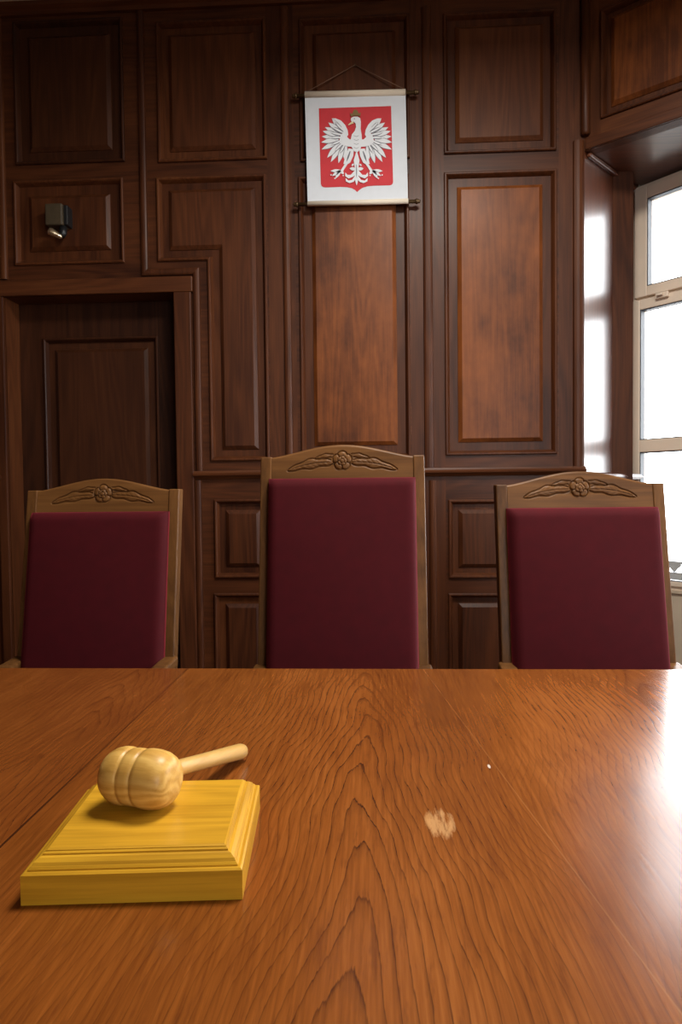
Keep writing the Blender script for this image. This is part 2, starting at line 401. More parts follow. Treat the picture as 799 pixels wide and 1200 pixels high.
# cornice
cn = MB()
prof = [(0, -.0), (.02, 0), (.03, .012), (.05, .022), (.06, .05), (.06, .09), (0, .09)]
zc = Z(8, 300)
cn.rings([[(u, -d, zc+z) for d, z in prof] for u in (UL, UR-.02)], closed=False)
tag(cn.build('trim_1', ['wood_h'], loc=(0, YW, 0)), kind='structure', label='dark wooden cornice along the top of the panelled wall')

# ------------------------------------------------------------------ angled window wall
A3 = Vector((A.x, A.y, 0))
pL = atZ(799, 138.5, zA)                         # second point on the lintel edge, same height
ew = Vector((pL.x-A.x, pL.y-A.y, 0)).normalized(); angW = math.atan2(ew.y, ew.x)
nW = Vector((ew.y, -ew.x, 0))
def RW(px, py):                                  # pixel -> (u,z) on the angled wall
    p = atPlane(px, py, A3, nW); return ((p-A3).dot(ew), p.z)
OPW = 1.25                                       # opening width along the wall
WLEN = 1.62
rw = MB()
p0 = RW(704, 140); rh = (p0[0], p0[1], 1.12, CEIL-.16)
boards(rw, 0, WLEN, zA, CEIL, [rh]); boards(rw, OPW, WLEN, 0, zA, [])
rw.box((0, .05, zA+.01), (WLEN, .12, CEIL))
rw.box((0, 0, zA-.001), (WLEN, .06, zA))
wr = tag(rw.build('wall_right', ['wood_v', 'wood_h'], loc=A3, rotz=angW), kind='structure', label='dark panelled wall above the window at right')
panel(wr, rect(*rh), RW(720, 117)[0]-p0[0], 'wood_field')
lb_ = MB(); za2 = RW(690, 163)[1]
lb_.box((0.01, -.014, zA), (WLEN, 0, za2)); lb_.build('lintel_board', ['wood_h'], wr, bevel=.003)
# corner rod
rod = MB(); zb = atY(682, 161, YW).z
rod.tube([(A.x, A.y-.016, CEIL), (A.x, A.y-.016, zb+.01), (A.x, A.y-.016, zb)], [.021, .021, .014], 14)
tag(rod.build('trim_2', ['wood_v']), kind='structure', label='round wooden corner rod above the window reveal')
# reveal: from A to B
dB = ray(741, 219); 
B = CAM + dB*((zA-CAM.z)/dB.z); B3 = Vector((B.x, B.y, 0))
er = (B3-A3); RL = er.length; er.normalize(); angR = math.atan2(er.y, er.x)
# window plane from B
vpx = -175; a_ = math.atan((399.5-vpx)/F)
dirw = (ray(399.5, 578)*1.0); dirw.z = 0; dirw.normalize()
rgt = Vector((dirw.y, -dirw.x, 0))
eg = (-dirw*math.cos(a_) + rgt*math.sin(a_)).normalized(); angG = math.atan2(eg.y, eg.x)
nG = Vector((eg.y, -eg.x, 0))
def G(px, py): p = atPlane(px, py, B3, nG); return ((p-B3).dot(eg), p.z)
GW = 1.22
rv = MB()
rv.box((0, 0, 0), (RL+.08, .05, CEIL))
rvo = tag(rv.build('wall_reveal', ['wood_gloss'], loc=A3, rotz=angR), kind='structure', label='glossy wooden window reveal catching the daylight')
# normal of reveal must face the room: local -y
b1 = MB(); b1.box((0.02, -.022, zA-.022), (RL, 0, zA-.001)); b1.build('top_bead', ['wood_gloss_h'], rvo, bevel=.008, seg=3)
b2 = MB(); b2.box((RL-.034, -.008, .7), (RL, 0, zA-.03)); b2.build('side_bead', ['wood_v'], rvo, bevel=.004)
lg = MB(); q0 = atPlane(735, 553, A3, Vector((er.y, -er.x, 0))).z; 
prof = [(0, 0), (.02, 0), (.03, .012), (.05, .02), (.056, .032), (.05, .044), (.03, .05), (0, .05)]
lg.rings([[(u, -d, q0-.058+z) for d, z in prof] for u in (0.0, RL+.02)], closed=False); k = len(prof)
lg.add([(RL+.02, -d, q0-.058+z) for d, z in prof], [tuple(range(k))])
lg.build('reveal_ledge', ['wood_gloss_h'], rvo)
# soffit
E1 = A3 + ew*OPW; G1 = B3 + eg*GW
sf = MB(); sf.add([(A3.x, A3.y, zA), (E1.x, E1.y, zA), (G1.x, G1.y, zA), (B3.x, B3.y, zA)], [(0, 1, 2, 3)])
sf.add([(A3.x, A3.y, zA+.03), (E1.x, E1.y, zA+.03), (G1.x+.1, G1.y+.1, zA+.03), (B3.x+.1, B3.y+.1, zA+.03)], [(3, 2, 1, 0)])
so = sf.build('ceiling_soffit', ['wood_gloss_h']); tag(so, kind='structure', label='wooden soffit over the window')
# right reveal of the same opening
rr_ = MB(); rr_.add([(E1.x, E1.y, 0), (G1.x, G1.y, 0), (G1.x, G1.y, zA+.02), (E1.x, E1.y, zA+.02)], [(3, 2, 1, 0)])
tag(rr_.build('trim_3', ['wood_v']), kind='structure')
# window
u18, ztop = G(759, 225)[0], zA-.012
zseam = G(743, 352.5)[1]; zuglass0 = G(761, 335)[1]; zuglass1 = G(761, 233)[1]
zl1 = G(752, 364.5)[1]; zbar1 = G(755, 515.5)[1]; zbar0 = G(755, 530)[1]; zl0 = G(787, 681)[1]; zfb = G(790, 692)[1]
ulg = G(752, 450)[0]; uug = G(760.5, 290)[0]
wn = MB()
wn.box((0, .0, zfb), (.02, .09, ztop)); wn.box((GW-.02, 0, zfb), (GW, .09, ztop)); wn.box((0, 0, ztop-.02), (GW, .09, ztop)); wn.box((0, 0, zfb), (GW, .09, zfb+.02))
wn.box((0.02, .01, zseam-.006), (GW-.02, .09, zseam+.006))
win = tag(wn.build('window_1', ['frame_paint'], loc=B3, rotz=angG, bevel=.003), kind='structure', label='beige framed window at the right edge')
mid = GW/2
def sash(name, u0, u1, z0, z1, st, rails_, y0=-.012):
    m_ = MB(); gz = []
    m_.box((u0, y0, z0), (u0+st, .06, z1)); m_.box((u1-st, y0, z0), (u1, .06, z1))
    rs = sorted(rails_)
    for a, b in rs: m_.box((u0+st, y0, a), (u1-st, .06, b))
    s = m_.build(name, ['frame_paint'], win, bevel=.004)
    for (a, b), (c, d) in zip(rs, rs[1:]):
        g = MB(); g.box((u0+st-.001, .028, b-.001), (u1-st+.001, .032, c+.001)); g.build('pane', ['glass'], s)
        k_ = MB(); e = .005
        for q in (((u0+st, y0+.004, b), (u0+st+e, .027, c)), ((u1-st-e, y0+.004, b), (u1-st, .027, c)), ((u0+st+e, y0+.004, b), (u1-st-e, .027, b+e)), ((u0+st+e, y0+.004, c-e), (u1-st-e, .027, c))):
            k_.box(*q)
        k_.build('gasket', ['gasket'], s)
    return s
up = sash('upper_sash', .018, GW-.018, zseam+.006, ztop-.018, uug-.018-.006, [(zseam+.006, zuglass0), (zuglass1+.004, ztop-.018)])
lo = sash('lower_sash', .006, mid-.004, zfb+.02, zseam-.006, ulg-.006-.006, [(zfb+.02, zl0), (zbar0, zbar1), (zl1+.004, zseam-.006)])
lo2 = sash('lower_sash', mid+.004, GW-.006, zfb+.02, zseam-.006, ulg-.006-.006, [(zfb+.02, zl0), (zbar0, zbar1), (zl1+.004, zseam-.006)])
lc = MB(); q = G(771, 348); q2 = G(786, 344)
lc.box((q[0], -.03, q[1]-.016), (q2[0], -.012, q[1]+.012)); lc.box((q[0]+.015, -.045, q[1]-.006), (q2[0]-.02, -.03, q[1]+.006)); lc.build('latch', ['frame_paint'], win, bevel=.004)
# wall under the window
uw = MB(); uw.box((-.1, .0, 0), (GW+.1, .2, zfb-.012)); uw.box((-.01, -.012, zfb-.012), (GW+.01, .2, zfb))
tag(uw.build('wall_under_window', ['beige_wall'], loc=B3, rotz=angG), kind='structure', label='beige wall panel beneath the window')
# outer masonry around the opening keeps daylight from leaking round the frame
om = MB(); om.box((-.5, .09, 0), (0.0, .115, CEIL)); om.box((GW, .09, 0), (GW+.5, .115, CEIL)); om.box((-.5, .09, ztop), (GW+.5, .115, CEIL))
tag(om.build('wall_outer', ['plaster'], loc=B3, rotz=angG), kind='structure')

# railing outside
rg = empty('railing', B3 + eg*.0 - nG*.5); rg.rotation_euler = (0, 0, angG)
tag(rg, 'grey ornamental iron railing outside the window beside the right chair', 'railing')
def GO(px, py): p = atPlane(px, py, B3-nG*.5, nG); return ((p-B3+nG*.5).dot(eg), p.z)
ra, rb = GO(790, 660), GO(790, 673)
rl = MB(); rl.box((-.6, -.012, rb[1]-.03), (1.6, .012, rb[1]+.012)); rl.build('bottom_bar', ['iron'], rg)
rl = MB(); rl.box((-.6, -.012, ra[1]), (1.6, .012, ra[1]+.012)); rl.build('top_bar', ['iron'], rg)
for i in range(10):
    u = ra[0] + (i-4)*.115; w = .04; z1 = ra[1]; h_ = (ra[1]-rb[1])*.8
    o_ = MB(); o_.prism([(u, z1-h_), (u+w*.5, z1-h_*.55), (u+w, z1-h_*.3), (u+w, z1), (u-w, z1), (u-w, z1-h_*.3), (u-w*.5, z1-h_*.55)], -.01, .01); o_.build('ornament', ['iron'], rg)

# ------------------------------------------------------------------ the rest of the room (mostly out of frame)
EW = A3 + ew*WLEN
XR = EW.x; YB = -2.4; XL = UL
fl = MB(); fl.box((XL-.3, YB-.3, -.12), (XR+1.0, YW+1.4, 0)); tag(fl.build('floor', ['floor']), kind='structure')
ce = MB(); ce.box((XL-.3, YB-.3, CEIL), (XR+1.0, YW+1.4, CEIL+.12)); tag(ce.build('ceiling', ['plaster']), kind='structure', label='cream plaster ceiling')
wl = MB(); wl.box((XL-.2, YB-.2, 0), (XL, YW+.3, CEIL)); tag(wl.build('wall_left', ['wood_v']), kind='structure')
RWX0, RWX1, RWZ0, RWZ1 = 1.05, 2.15, .85, 2.95
wk = MB(); wk.box((XL-.2, YB-.2, 0), (RWX0, YB, CEIL)); wk.box((RWX1, YB-.2, 0), (XR+.4, YB, CEIL)); wk.box((RWX0, YB-.2, 0), (RWX1, YB, RWZ0)); wk.box((RWX0, YB-.2, RWZ1), (RWX1, YB, CEIL))
tag(wk.build('wall_rear', ['plaster']), kind='structure')
SW = [(.75, 2.05)]                                # side windows (Y ranges)
sw = MB(); ys = [YB, *[v for w_ in SW for v in w_], EW.y+.02]
for a, b in zip(ys[::2], ys[1::2]): sw.box((XR, a, 0), (XR+.3, b, CEIL))
for a, b in SW: sw.box((XR, a, 0), (XR+.3, b, .8)); sw.box((XR, a, 2.5), (XR+.3, b, CEIL))
tag(sw.build('wall_side', ['plaster']), kind='structure')
w_ = MB(); ym = YB-.12
for q in ((RWX0, RWX0+.07, RWZ0, RWZ1), (RWX1-.07, RWX1, RWZ0, RWZ1), (RWX0+.07, RWX1-.07, RWZ0, RWZ0+.07), (RWX0+.07, RWX1-.07, RWZ1-.07, RWZ1), ((RWX0+RWX1)/2-.04, (RWX0+RWX1)/2+.04, RWZ0+.07, RWZ1-.07)): w_.box((q[0], ym-.04, q[2]), (q[1], ym+.04, q[3]))
o = tag(w_.build('window_3', ['frame_paint']), kind='structure')
g = MB(); g.box((RWX0+.07, ym-.003, RWZ0+.07), (RWX1-.07, ym+.003, RWZ1-.07)); g.build('pane', ['glass'], o)
for i, (a, b) in enumerate(SW):
    w_ = MB()
    for q in (((XR+.1, a, .8), (XR+.18, a+.07, 2.5)), ((XR+.1, b-.07, .8), (XR+.18, b, 2.5)), ((XR+.1, a+.07, .8), (XR+.18, b-.07, .87)), ((XR+.1, a+.07, 2.43), (XR+.18, b-.07, 2.5)), ((XR+.1, (a+b)/2-.04, .87), (XR+.18, (a+b)/2+.04, 2.43))): w_.box(*q)
    o = tag(w_.build('window_%d' % (i+2), ['frame_paint']), kind='structure')
    g = MB(); g.box((XR+.13, a+.07, .87), (XR+.136, b-.07, 2.43)); g.build('pane', ['glass'], o)

# ------------------------------------------------------------------ table
TZ = .76
TYB = atZ(400, 783.3, TZ).y                       # far edge
TX0, TX1, TYF = -1.55, 1.25, .22
TO = Vector(((TX0+TX1)/2, (TYF+TYB)/2, 0))
def TB_PT(px, py): p = atZ(px, py, TZ); return (p.x-TO.x, p.y-TO.y)
TB_SEAM = (TB_PT(150, 850)[0], TB_PT(640, 975)[0]); TB_CX = TB_PT(412, 1000)[0]
M['table'] = table_wood()
tb = tag(empty('conference_table', TO), 'long varnished brown oak table with a scuffed top in the foreground', 'table')
hx, hy = (TX1-TX0)/2, (TYB-TYF)/2
t_ = MB(); t_.box((-hx, -hy, TZ-.035), (hx, hy, TZ)); t_.build('tabletop', ['table'], tb, bevel=.003)
ap = MB()
ap.box((-hx+.12, hy-.33, TZ-.13), (hx-.12, hy-.305, TZ-.036)); ap.box((-hx+.12, -hy+.05, TZ-.13), (hx-.12, -hy+.075, TZ-.036))
ap.box((-hx+.12, -hy+.075, TZ-.13), (-hx+.145, hy-.33, TZ-.036)); ap.box((hx-.145, -hy+.075, TZ-.13), (hx-.12, hy-.33, TZ-.036))
ap.build('apron', ['chair_wood_h'], tb, bevel=.003)
for sx in (-1, 1):
    for yy in (-hy+.09, hy-.345):
        l_ = MB(); cx_ = sx*(hx-.16); l_.hexa([(cx_-.025, yy-.025, 0), (cx_+.025, yy-.025, 0), (cx_+.025, yy+.025, 0), (cx_-.025, yy+.025, 0), (cx_-.035, yy-.035, TZ-.037), (cx_+.035, yy-.035, TZ-.037), (cx_+.035, yy+.035, TZ-.037), (cx_-.035, yy+.035, TZ-.037)])
        l_.build('leg', ['chair_wood_v'], tb, bevel=.004)

# ------------------------------------------------------------------ sound block and gavel
c1, c2 = atZ(25.5, 1060, TZ), atZ(284, 1055.5, TZ)
bdir = (c2-c1); BWD = bdir.length; rzb = math.radians(4.6); BD = .178
bx = Vector((math.cos(rzb), math.sin(rzb), 0)); by = Vector((-math.sin(rzb), math.cos(rzb), 0))
bc = (c1+c2)/2 + by*(BD/2); bc.z = TZ
sb = tag(empty('sound_block', bc, rzb), 'pale yellow wooden sound block with stepped edges under the gavel', 'sound block')
hw, hd = BWD/2, BD/2
def sring(i, z, c=.006): return [(-hw+i, -hd+i, z), (hw-i, -hd+i, z), (hw-i, hd-i, z), (-hw+i, hd-i, z)]
def block_mesh(levels, cap):
    mb = MB(); R = [sring(i, z) for i, z in levels]; n = 4
    for k in range(len(R)-1):
        for i in range(4):
            j = (i+1) % 4; mb.add([R[k][i], R[k][j], R[k+1][j], R[k+1][i]], [(0, 1, 2, 3)], i % 2)
    mb.add(R[-1], [(0, 1, 2, 3)], 0)
    if cap: mb.add(R[0], [(3, 2, 1, 0)], 0)
    return mb
block_mesh([(.0, 0), (0, .0270), (.002, .0285), (.0045, .0285), (.0045, .0300), (.006, .0318)], True).build('base', ['block_wood', 'block_wood_y'], sb, bevel=.0012)
block_mesh([(.0062, .0300), (.0062, .0315), (.008, .0345), (.0115, .0372), (.0145, .0380), (.0145, .0395), (.0165, .0408), (.0165, .0415), (.0185, .0425)], False).build('stepped_top', ['block_wood', 'block_wood_y'], sb, bevel=.0006)
BT = TZ+.0425

HR = .0300
Hc = atZ(166, 916, BT+HR*.85); Hc.z = BT+HR
hend = atZ(284, 880, TZ+.011)
hdv = hend-Hc; hp = Vector((hdv.x, hdv.y, 0)).normalized()
ax = Vector((hp.y, -hp.x, 0))                     # head axis, pointing right
gv = tag(empty('gavel', (Hc.x, Hc.y, BT)), 'turned pale wooden judge gavel resting its head on the sound block', 'gavel')
rzg = math.atan2(ax.y, ax.x); gv.rotation_euler = (0, 0, rzg)
HL = .092; h2 = HL/2
prof = [(-h2, .010), (-h2, .0215), (-h2+.0015, .0245), (-h2+.005, .0275), (-h2+.012, .0315), (-h2+.020, .0337), (-h2+.026, .0338), (-h2+.0295, .0328), (-h2+.0305, .0312), (-h2+.0315, .0325),
        (-h2+.036, .0333), (-h2+.043, .0333), (-h2+.0475, .0325), (-h2+.0485, .0308), (-h2+.0495, .0322), (-h2+.0510, .0338), (-h2+.056, .0345), (-h2+.065, .0343), (-h2+.075, .0325), (-h2+.083, .0288), (-h2+.088, .0245), (-h2+.0905, .020), (-h2+.092, .012)]
prof = [(a*.87, b*.87) for a, b in prof]
hm = MB(); hm.lathe(prof, (0, 0, HR), (1, 0, 0), 48); hm.build('head', ['beech'], gv)
dl = Matrix.Rotation(-rzg, 3, 'Z') @ (hend - Vector((Hc.x, Hc.y, BT)))
st_ = Vector((0, 0, HR)); dv = (dl-st_); ln = dv.length; dv.normalize()
hm = MB(); hm.lathe([(.024, .0075), (.0385, .0080), (.0395, .0118), (.0445, .0122), (.0455, .0085), (.0475, .0078), (.050, .0080), (.06, .0088), (ln*.55, .0094), (ln*.85, .0103), (ln-.008, .0106), (ln-.002, .0095), (ln, .006)], st_, dv, 24); hm.build('handle', ['handle_wood'], gv)

# ------------------------------------------------------------------ chairs
CW = .444; LEAN = .176
def carve(x, z):
    """height of the carved rose and leaves around (0,0); x,z numpy arrays in metres"""
    h = np.zeros_like(x)
    def groove(d, w=.0016, depth=.0036): return -depth*np.exp(-(d/w)**2)
    xa = np.abs(x)
    r = np.hypot(x, z*1.02); th = np.arctan2(z, x)
    # leaves: curved centre line, half-width profile
    for (x0, z0, x1, z1, wmax, sag) in ((.022, -.004, .150, -.026, .0125, .007), (.016, .013, .075, .006, .0050, .004)):
        ln = math.hypot(x1-x0, z1-z0); ux, uz = (x1-x0)/ln, (z1-z0)/ln
        s = ((xa-x0)*ux + (z-z0)*uz)/ln; n = -(xa-x0)*uz + (z-z0)*ux - sag*np.sin(np.clip(s, 0, 1)*PI)
        w = wmax*np.clip(np.sin(np.clip(s, 0, 1)**.8*PI), 0, 1)**.75*(1+.18*np.sin(s*16))
        ins = (s > 0) & (s < 1)
        d = np.where(ins, np.abs(n)-w, .02)
        h += np.where(ins, groove(d), 0)
        inside = ins & (d < 0)
        h += np.where(inside, .0022*(1-(np.abs(n)/np.maximum(w, 1e-4))**2) - .0022*np.exp(-(n/.0011)**2)*(s < .9), 0)
        if wmax > .01:
            v = np.abs(np.mod(s*9+np.abs(n)*90, 1)-.5)
            h += np.where(inside, -.0008*np.exp(-(v/.13)**2), 0)
    pet = np.abs(np.cos(2.5*(th-PI/2)))
    Ro = .0265*(.80+.20*pet**.6)
    fl_ = r < Ro+.004
    hf = np.where(r < Ro, .0040*np.sqrt(np.clip(1-(r/Ro)**4, 0, 1)), 0) + groove(r-Ro, .0016, .0042)
    hf += np.where((r < Ro) & (r > .012), -.0034*np.exp(-(pet/.22)**2), 0)
    pi_ = np.abs(np.cos(2.5*th)); Ri = .0135*(.82+.18*pi_)
    hf += groove(r-Ri, .0012, .0030) + np.where(r < Ri, .0016, 0) + np.where((r < Ri) & (r > .005), -.0022*np.exp(-(pi_/.25)**2), 0)
    hf += groove(r-.0052, .0009, .0024) + np.where(r < .0052, .0012, 0)
    return np.where(fl_, hf, h)

def make_chair(name, X, ztop, zcush, label, Ybase, zpeak):
    """armchair facing the table; origin on the floor under the back"""
    root = tag(empty(name, (X, Ybase, 0)), label, 'chair', 'carved armchairs behind the table')
    hw = CW/2; SH = .44
    def yb(z): return (z-.78)*LEAN if z > SH else (SH-.78)*LEAN + (SH-z)*.10
    pw, pd = .030, .042
    for s in (-1, 1):
        mb = MB(); R = []
        for z in (0, SH*.5, SH, .8, 1.0, ztop):
            y = yb(z); w = pw*(1 if z > .3 else .85); xo = s*hw; xi = s*(hw-w)
            a, b = min(xo, xi), max(xo, xi)
            R.append([(a, y, z), (b, y, z), (b, y+pd, z), (a, y+pd, z)])
        mb.rings(R, True, True, True); mb.build('back_post', ['chair_wood_v'], root, bevel=.003)
    # crest rail with carving
    xi = hw-pw; zb = zcush-.03
    nx, nz = 360, 72
    xs = np.linspace(-xi+.0005, xi-.0005, nx); s = np.abs(xs)/hw
    top = ztop-.004 + (zpeak-ztop+.004)*(.5*(1+np.cos(np.clip(s*1.02, 0, 1)*PI)))**.85
    T = np.linspace(0, 1, nz)
    Xg, Tg = np.meshgrid(xs, T); Zg = zb + Tg*(top[None, :]-zb)
    H = carve(Xg, Zg-(zpeak-.044))
    edge = np.clip((top[None, :]-Zg)/.006, 0, 1)
    Yg = (Zg-.78)*LEAN - H*edge + .004*(1-edge)**2 + .002
    vs = np.stack([Xg, Yg, Zg], -1).reshape(-1, 3)
    fs = [(j*nx+i, j*nx+i+1, (j+1)*nx+i+1, (j+1)*nx+i) for j in range(nz-1) for i in range(nx-1)]
    mb = MB(); mb.add(vs.tolist(), fs, 0, True)
    n0 = len(mb.v)
    th = .034
    mb.add([(xs[i], (top[i]-.78)*LEAN+.006, top[i]) for i in range(nx)] + [(xs[i], (top[i]-.78)*LEAN+th, top[i]-.002) for i in range(nx)], [(i, i+1, nx+i+1, nx+i) for i in range(nx-1)], 0, False)
    mb.add([(xs[i], (top[i]-.78)*LEAN+th, top[i]-.002) for i in range(nx)] + [(xs[i], (zb-.78)*LEAN+th, zb) for i in range(nx)], [(i, i+1, nx+i+1, nx+i) for i in range(nx-1)], 0, False)
    mb.add([(xs[i], (zb-.78)*LEAN+.002, zb) for i in range(nx)] + [(xs[i], (zb-.78)*LEAN+th, zb) for i in range(nx)], [(nx+i, nx+i+1, i+1, i) for i in range(nx-1)], 0, False)
    mb.build('crest_rail', ['chair_wood_h'], root)
    # back cushion: rounded, slightly puffed slab
    cw = .197; z0 = SH+.06; nu, nv = 28, 40; mb = MB()
    def cush(uu, vv, front):
        r = .020
        x = uu*cw; z = z0 + (vv*.5+.5)*(zcush-z0)
        ex = min((cw-abs(x))/r, 1); ez = min((zcush-z)/r, (z-z0)/r, 1)
        e = (1-(1-ex)**2)**.5 * (1-(1-ez)**2)**.5
        puff = .010*(1-uu*uu)*(1-vv*vv)
        d = .012 + .030*e + puff
        if z < .70: d += .012*((.70-z)/.2)*e
        y = (z-.78)*LEAN
        return (x, y-(d if front else -.012), z)
    def warp(t): return math.copysign(1-(1-abs(t))**1.9, t)
    us = [warp(-1+2*i/nu) for i in range(nu+1)]; vz = [warp(-1+2*i/nv) for i in range(nv+1)]
    vs = [cush(a, b, True) for b in vz for a in us]
    mb.add(vs, [(j*(nu+1)+i, j*(nu+1)+i+1, (j+1)*(nu+1)+i+1, (j+1)*(nu+1)+i) for j in range(nv) for i in range(nu)], 0, True)
    per = [(i, 0) for i in range(nu)] + [(nu, j) for j in range(nv)] + [(i, nv) for i in range(nu, 0, -1)] + [(0, j) for j in range(nv, 0, -1)]
    f_ = [cush(us[i], vz[j], True) for i, j in per]; b_ = [cush(us[i], vz[j], False) for i, j in per]
    mb.rings([b_, f_], True, True, False, 0, True)
    mb.build('back_cushion', ['velvet'], root)
    # seat frame, seat cushion
    ys = (SH-.78)*LEAN; yf = ys-.44
    mb = MB(); mb.box((-hw+.005, yf, SH-.07), (hw-.005, yf+.025, SH)); mb.box((-hw+.005, yf+.025, SH-.07), (-hw+.03, ys, SH)); mb.box((hw-.03, yf+.025, SH-.07), (hw-.005, ys, SH)); mb.box((-hw+.03, ys-.005, SH-.07), (hw-.03, ys+.02, SH))
    mb.build('seat_frame', ['chair_wood_h'], root, bevel=.003)
    mb = MB(); mb.box((-hw+.012, yf+.006, SH-.01), (hw-.012, ys-.01, SH+.05)); mb.build('seat', ['velvet'], root, bevel=.018, seg=4)
    for s in (-1, 1):
        mb = MB(); x0 = s*(hw-.02)
        mb.hexa([(x0-.015, yf+.01, 0), (x0+.015, yf+.01, 0), (x0+.015, yf+.04, 0), (x0-.015, yf+.04, 0), (x0-.02, yf+.004, SH), (x0+.02, yf+.004, SH), (x0+.02, yf+.044, SH), (x0-.02, yf+.044, SH)])
        mb.build('front_leg', ['chair_wood_v'], root, bevel=.003)
        mb = MB(); xa_ = s*(hw-.012)
        mb.box((xa_-.016, yf+.07, SH), (xa_+.016, yf+.105, .652)); mb.build('arm_support', ['chair_wood_v'], root, bevel=.004)
        mb = MB(); R = []
        for k, y in enumerate(np.linspace(yf+.02, (.68-.78)*LEAN+.012, 10)):
            z = .668 + .008*math.cos(k*.5); R.append([(xa_-.021, y, z-.017), (xa_+.021, y, z-.017), (xa_+.021, y, z+.012), (xa_-.021, y, z+.012)])
        mb.rings(R, True, True, True); mb.build('armrest', ['chair_wood_v'], root, bevel=.006)
        mb = MB(); mb.box((x0-.009, yf+.04, .16), (x0+.009, yb(.16)+.01, .185)); mb.build('stretcher', ['chair_wood_h'], root, bevel=.003)
    mb = MB(); mb.box((-hw+.03, (yf+ys)/2-.01, .163), (hw-.03, (yf+ys)/2+.01, .183)); mb.build('cross_stretcher', ['chair_wood_h'], root, bevel=.003)
    return root

CY = 1.80
def chair_at(cx, py_post, py_peak, py_cush, label, name='carved_armchair', cy=CY):
    zt = atY(cx, py_post, cy+.08).z; zp = atY(cx, py_peak, cy+.08).z; zc_ = atY(cx, py_cush, cy+.04).z
    return make_chair(name, atY(cx, py_post, cy+.07).x, zt, zc_, label, cy, zp)
chair_at(121.5, 574, 561, 600, 'carved wooden armchair with burgundy velvet back, in front of the recessed door', cy=1.86)
chair_at(400.5, 534.5, 521, 560, 'tallest carved armchair with burgundy velvet back, standing below the eagle banner', cy=1.775)
chair_at(678, 567, 552.5, 595, 'carved wooden armchair with burgundy velvet back, standing beside the window', cy=1.80)

# ------------------------------------------------------------------ banner with the eagle
YBN = YW-.040
def BP(px, py): p = atY(px, py, YBN); return (p.x, p.z)
bcen = BP(419, 110)
bn = tag(empty('wall_banner', (bcen[0], YBN, bcen[1])), 'white hanging banner with a crowned white eagle on a red shield', 'banner')
def loc_(p): return (p[0]-bcen[0], p[1]-bcen[1])
def BL(px, py): return loc_(BP(px, py))
def E(x, y): return BL(365+x/7.61, 115+y/7.61)     # emblem coordinates
tl, tr_, bl_, br = BL(357, 107), BL(475, 105), BL(360.5, 239.5), BL(478, 236)
cl = MB(); n = 14
vsf = []; 
for j in range(n+1):
    for i in range(n+1):
        a, b = i/n, j/n
        x = (tl[0]*(1-a)+tr_[0]*a)*(1-b) + (bl_[0]*(1-a)+br[0]*a)*b; z = (tl[1]*(1-a)+tr_[1]*a)*(1-b) + (bl_[1]*(1-a)+br[1]*a)*b
        vsf.append((x, 0.0, z))
nn = (n+1)**2
cl.add(vsf, [(j*(n+1)+i, (j+1)*(n+1)+i, (j+1)*(n+1)+i+1, j*(n+1)+i+1) for j in range(n) for i in range(n)])
cl.add([(x, .0015, z) for x, y, z in vsf], [(j*(n+1)+i, j*(n+1)+i+1, (j+1)*(n+1)+i+1, (j+1)*(n+1)+i) for j in range(n) for i in range(n)])
clo = cl.build('cloth', ['paper'], bn)
def tubeb(a, b, r, name, mat, y=.0, caps=None):
    mb = MB(); mb.tube([(a[0], y, a[1]), (b[0], y, b[1])], r, 14); return mb.build(name, [mat], bn)
for (pa, pb, ca, cb, nm) in (((357, 111.2), (475, 108.3), (346.5, 112.2), (486.5, 108.0), 'top'), ((360.3, 238.7), (478.3, 235.5), (348, 239.5), (488, 235.8), 'bottom')):
    tubeb(BL(*pa), BL(*pb), .0145 if nm == 'top' else .0115, 'rolled_hem', 'hem' , y=.002)
    a, b = BL(*ca), BL(*cb); mb = MB(); mb.tube([(a[0], .002, a[1]), (b[0], .002, b[1])], .0085, 12)
    ro = mb.build('rod', ['brass'], bn)
    for q, sgn in ((a, -1), (b, 1)):
        k_ = MB(); k_.lathe([(-.006, .006), (-.004, .011), (.0, .0125), (.004, .011), (.008, .008), (.012, .0095), (.016, .0065), (.018, .002)], (q[0], .002, q[1]), (sgn, 0, .0), 14); k_.build('finial', ['brass'], ro)
cm = MB(); a, t2, b = BL(361, 106.5), BL(415.5, 71.5), BL(474, 104.5)
cm.tube([(a[0], .002, a[1]), (t2[0], .030, t2[1])], .0022, 6); cm.tube([(t2[0], .030, t2[1]), (b[0], .002, b[1])], .0022, 6); cm.build('hanging_cord', ['cord'], bn)
nl = MB(); nl.lathe([(0, .004), (.012, .004), (.013, .006), (.016, .006)], (t2[0], .045, t2[1]), (0, -1, 0), 10); nl.build('nail', ['brass'], bn)
# shield
def arc(cx, cy, r, a0, a1, k=5): return [(cx+r*math.cos(math.radians(a0+(a1-a0)*i/k)), cy+r*math.sin(math.radians(a0+(a1-a0)*i/k))) for i in range(k+1)]
shp = [(65, 93), (709, 72), (727, 745)] + [(724, 762), (712, 774), (695, 778)] + [(560, 781), (500, 786), (455, 800), (425, 820), (407, 838), (388, 820), (360, 804), (320, 795), (260, 792)] + [(125, 797), (105, 794), (90, 784), (83, 765)]
def emb(pts, y0, mb, mi=0, th=.0012):
    p2 = [E(*p) for p in pts]
    ar = sum(p2[i-1][0]*p2[i][1]-p2[i][0]*p2[i-1][1] for i in range(len(p2)))
    if ar < 0: p2 = p2[::-1]
    mb.prism(p2, y0-th, y0, mi)
sh = MB(); emb(shp, -.0004, sh, 0, .0012); sho = sh.build('shield', ['red'], bn)
eg_ = MB(); CXE = 402
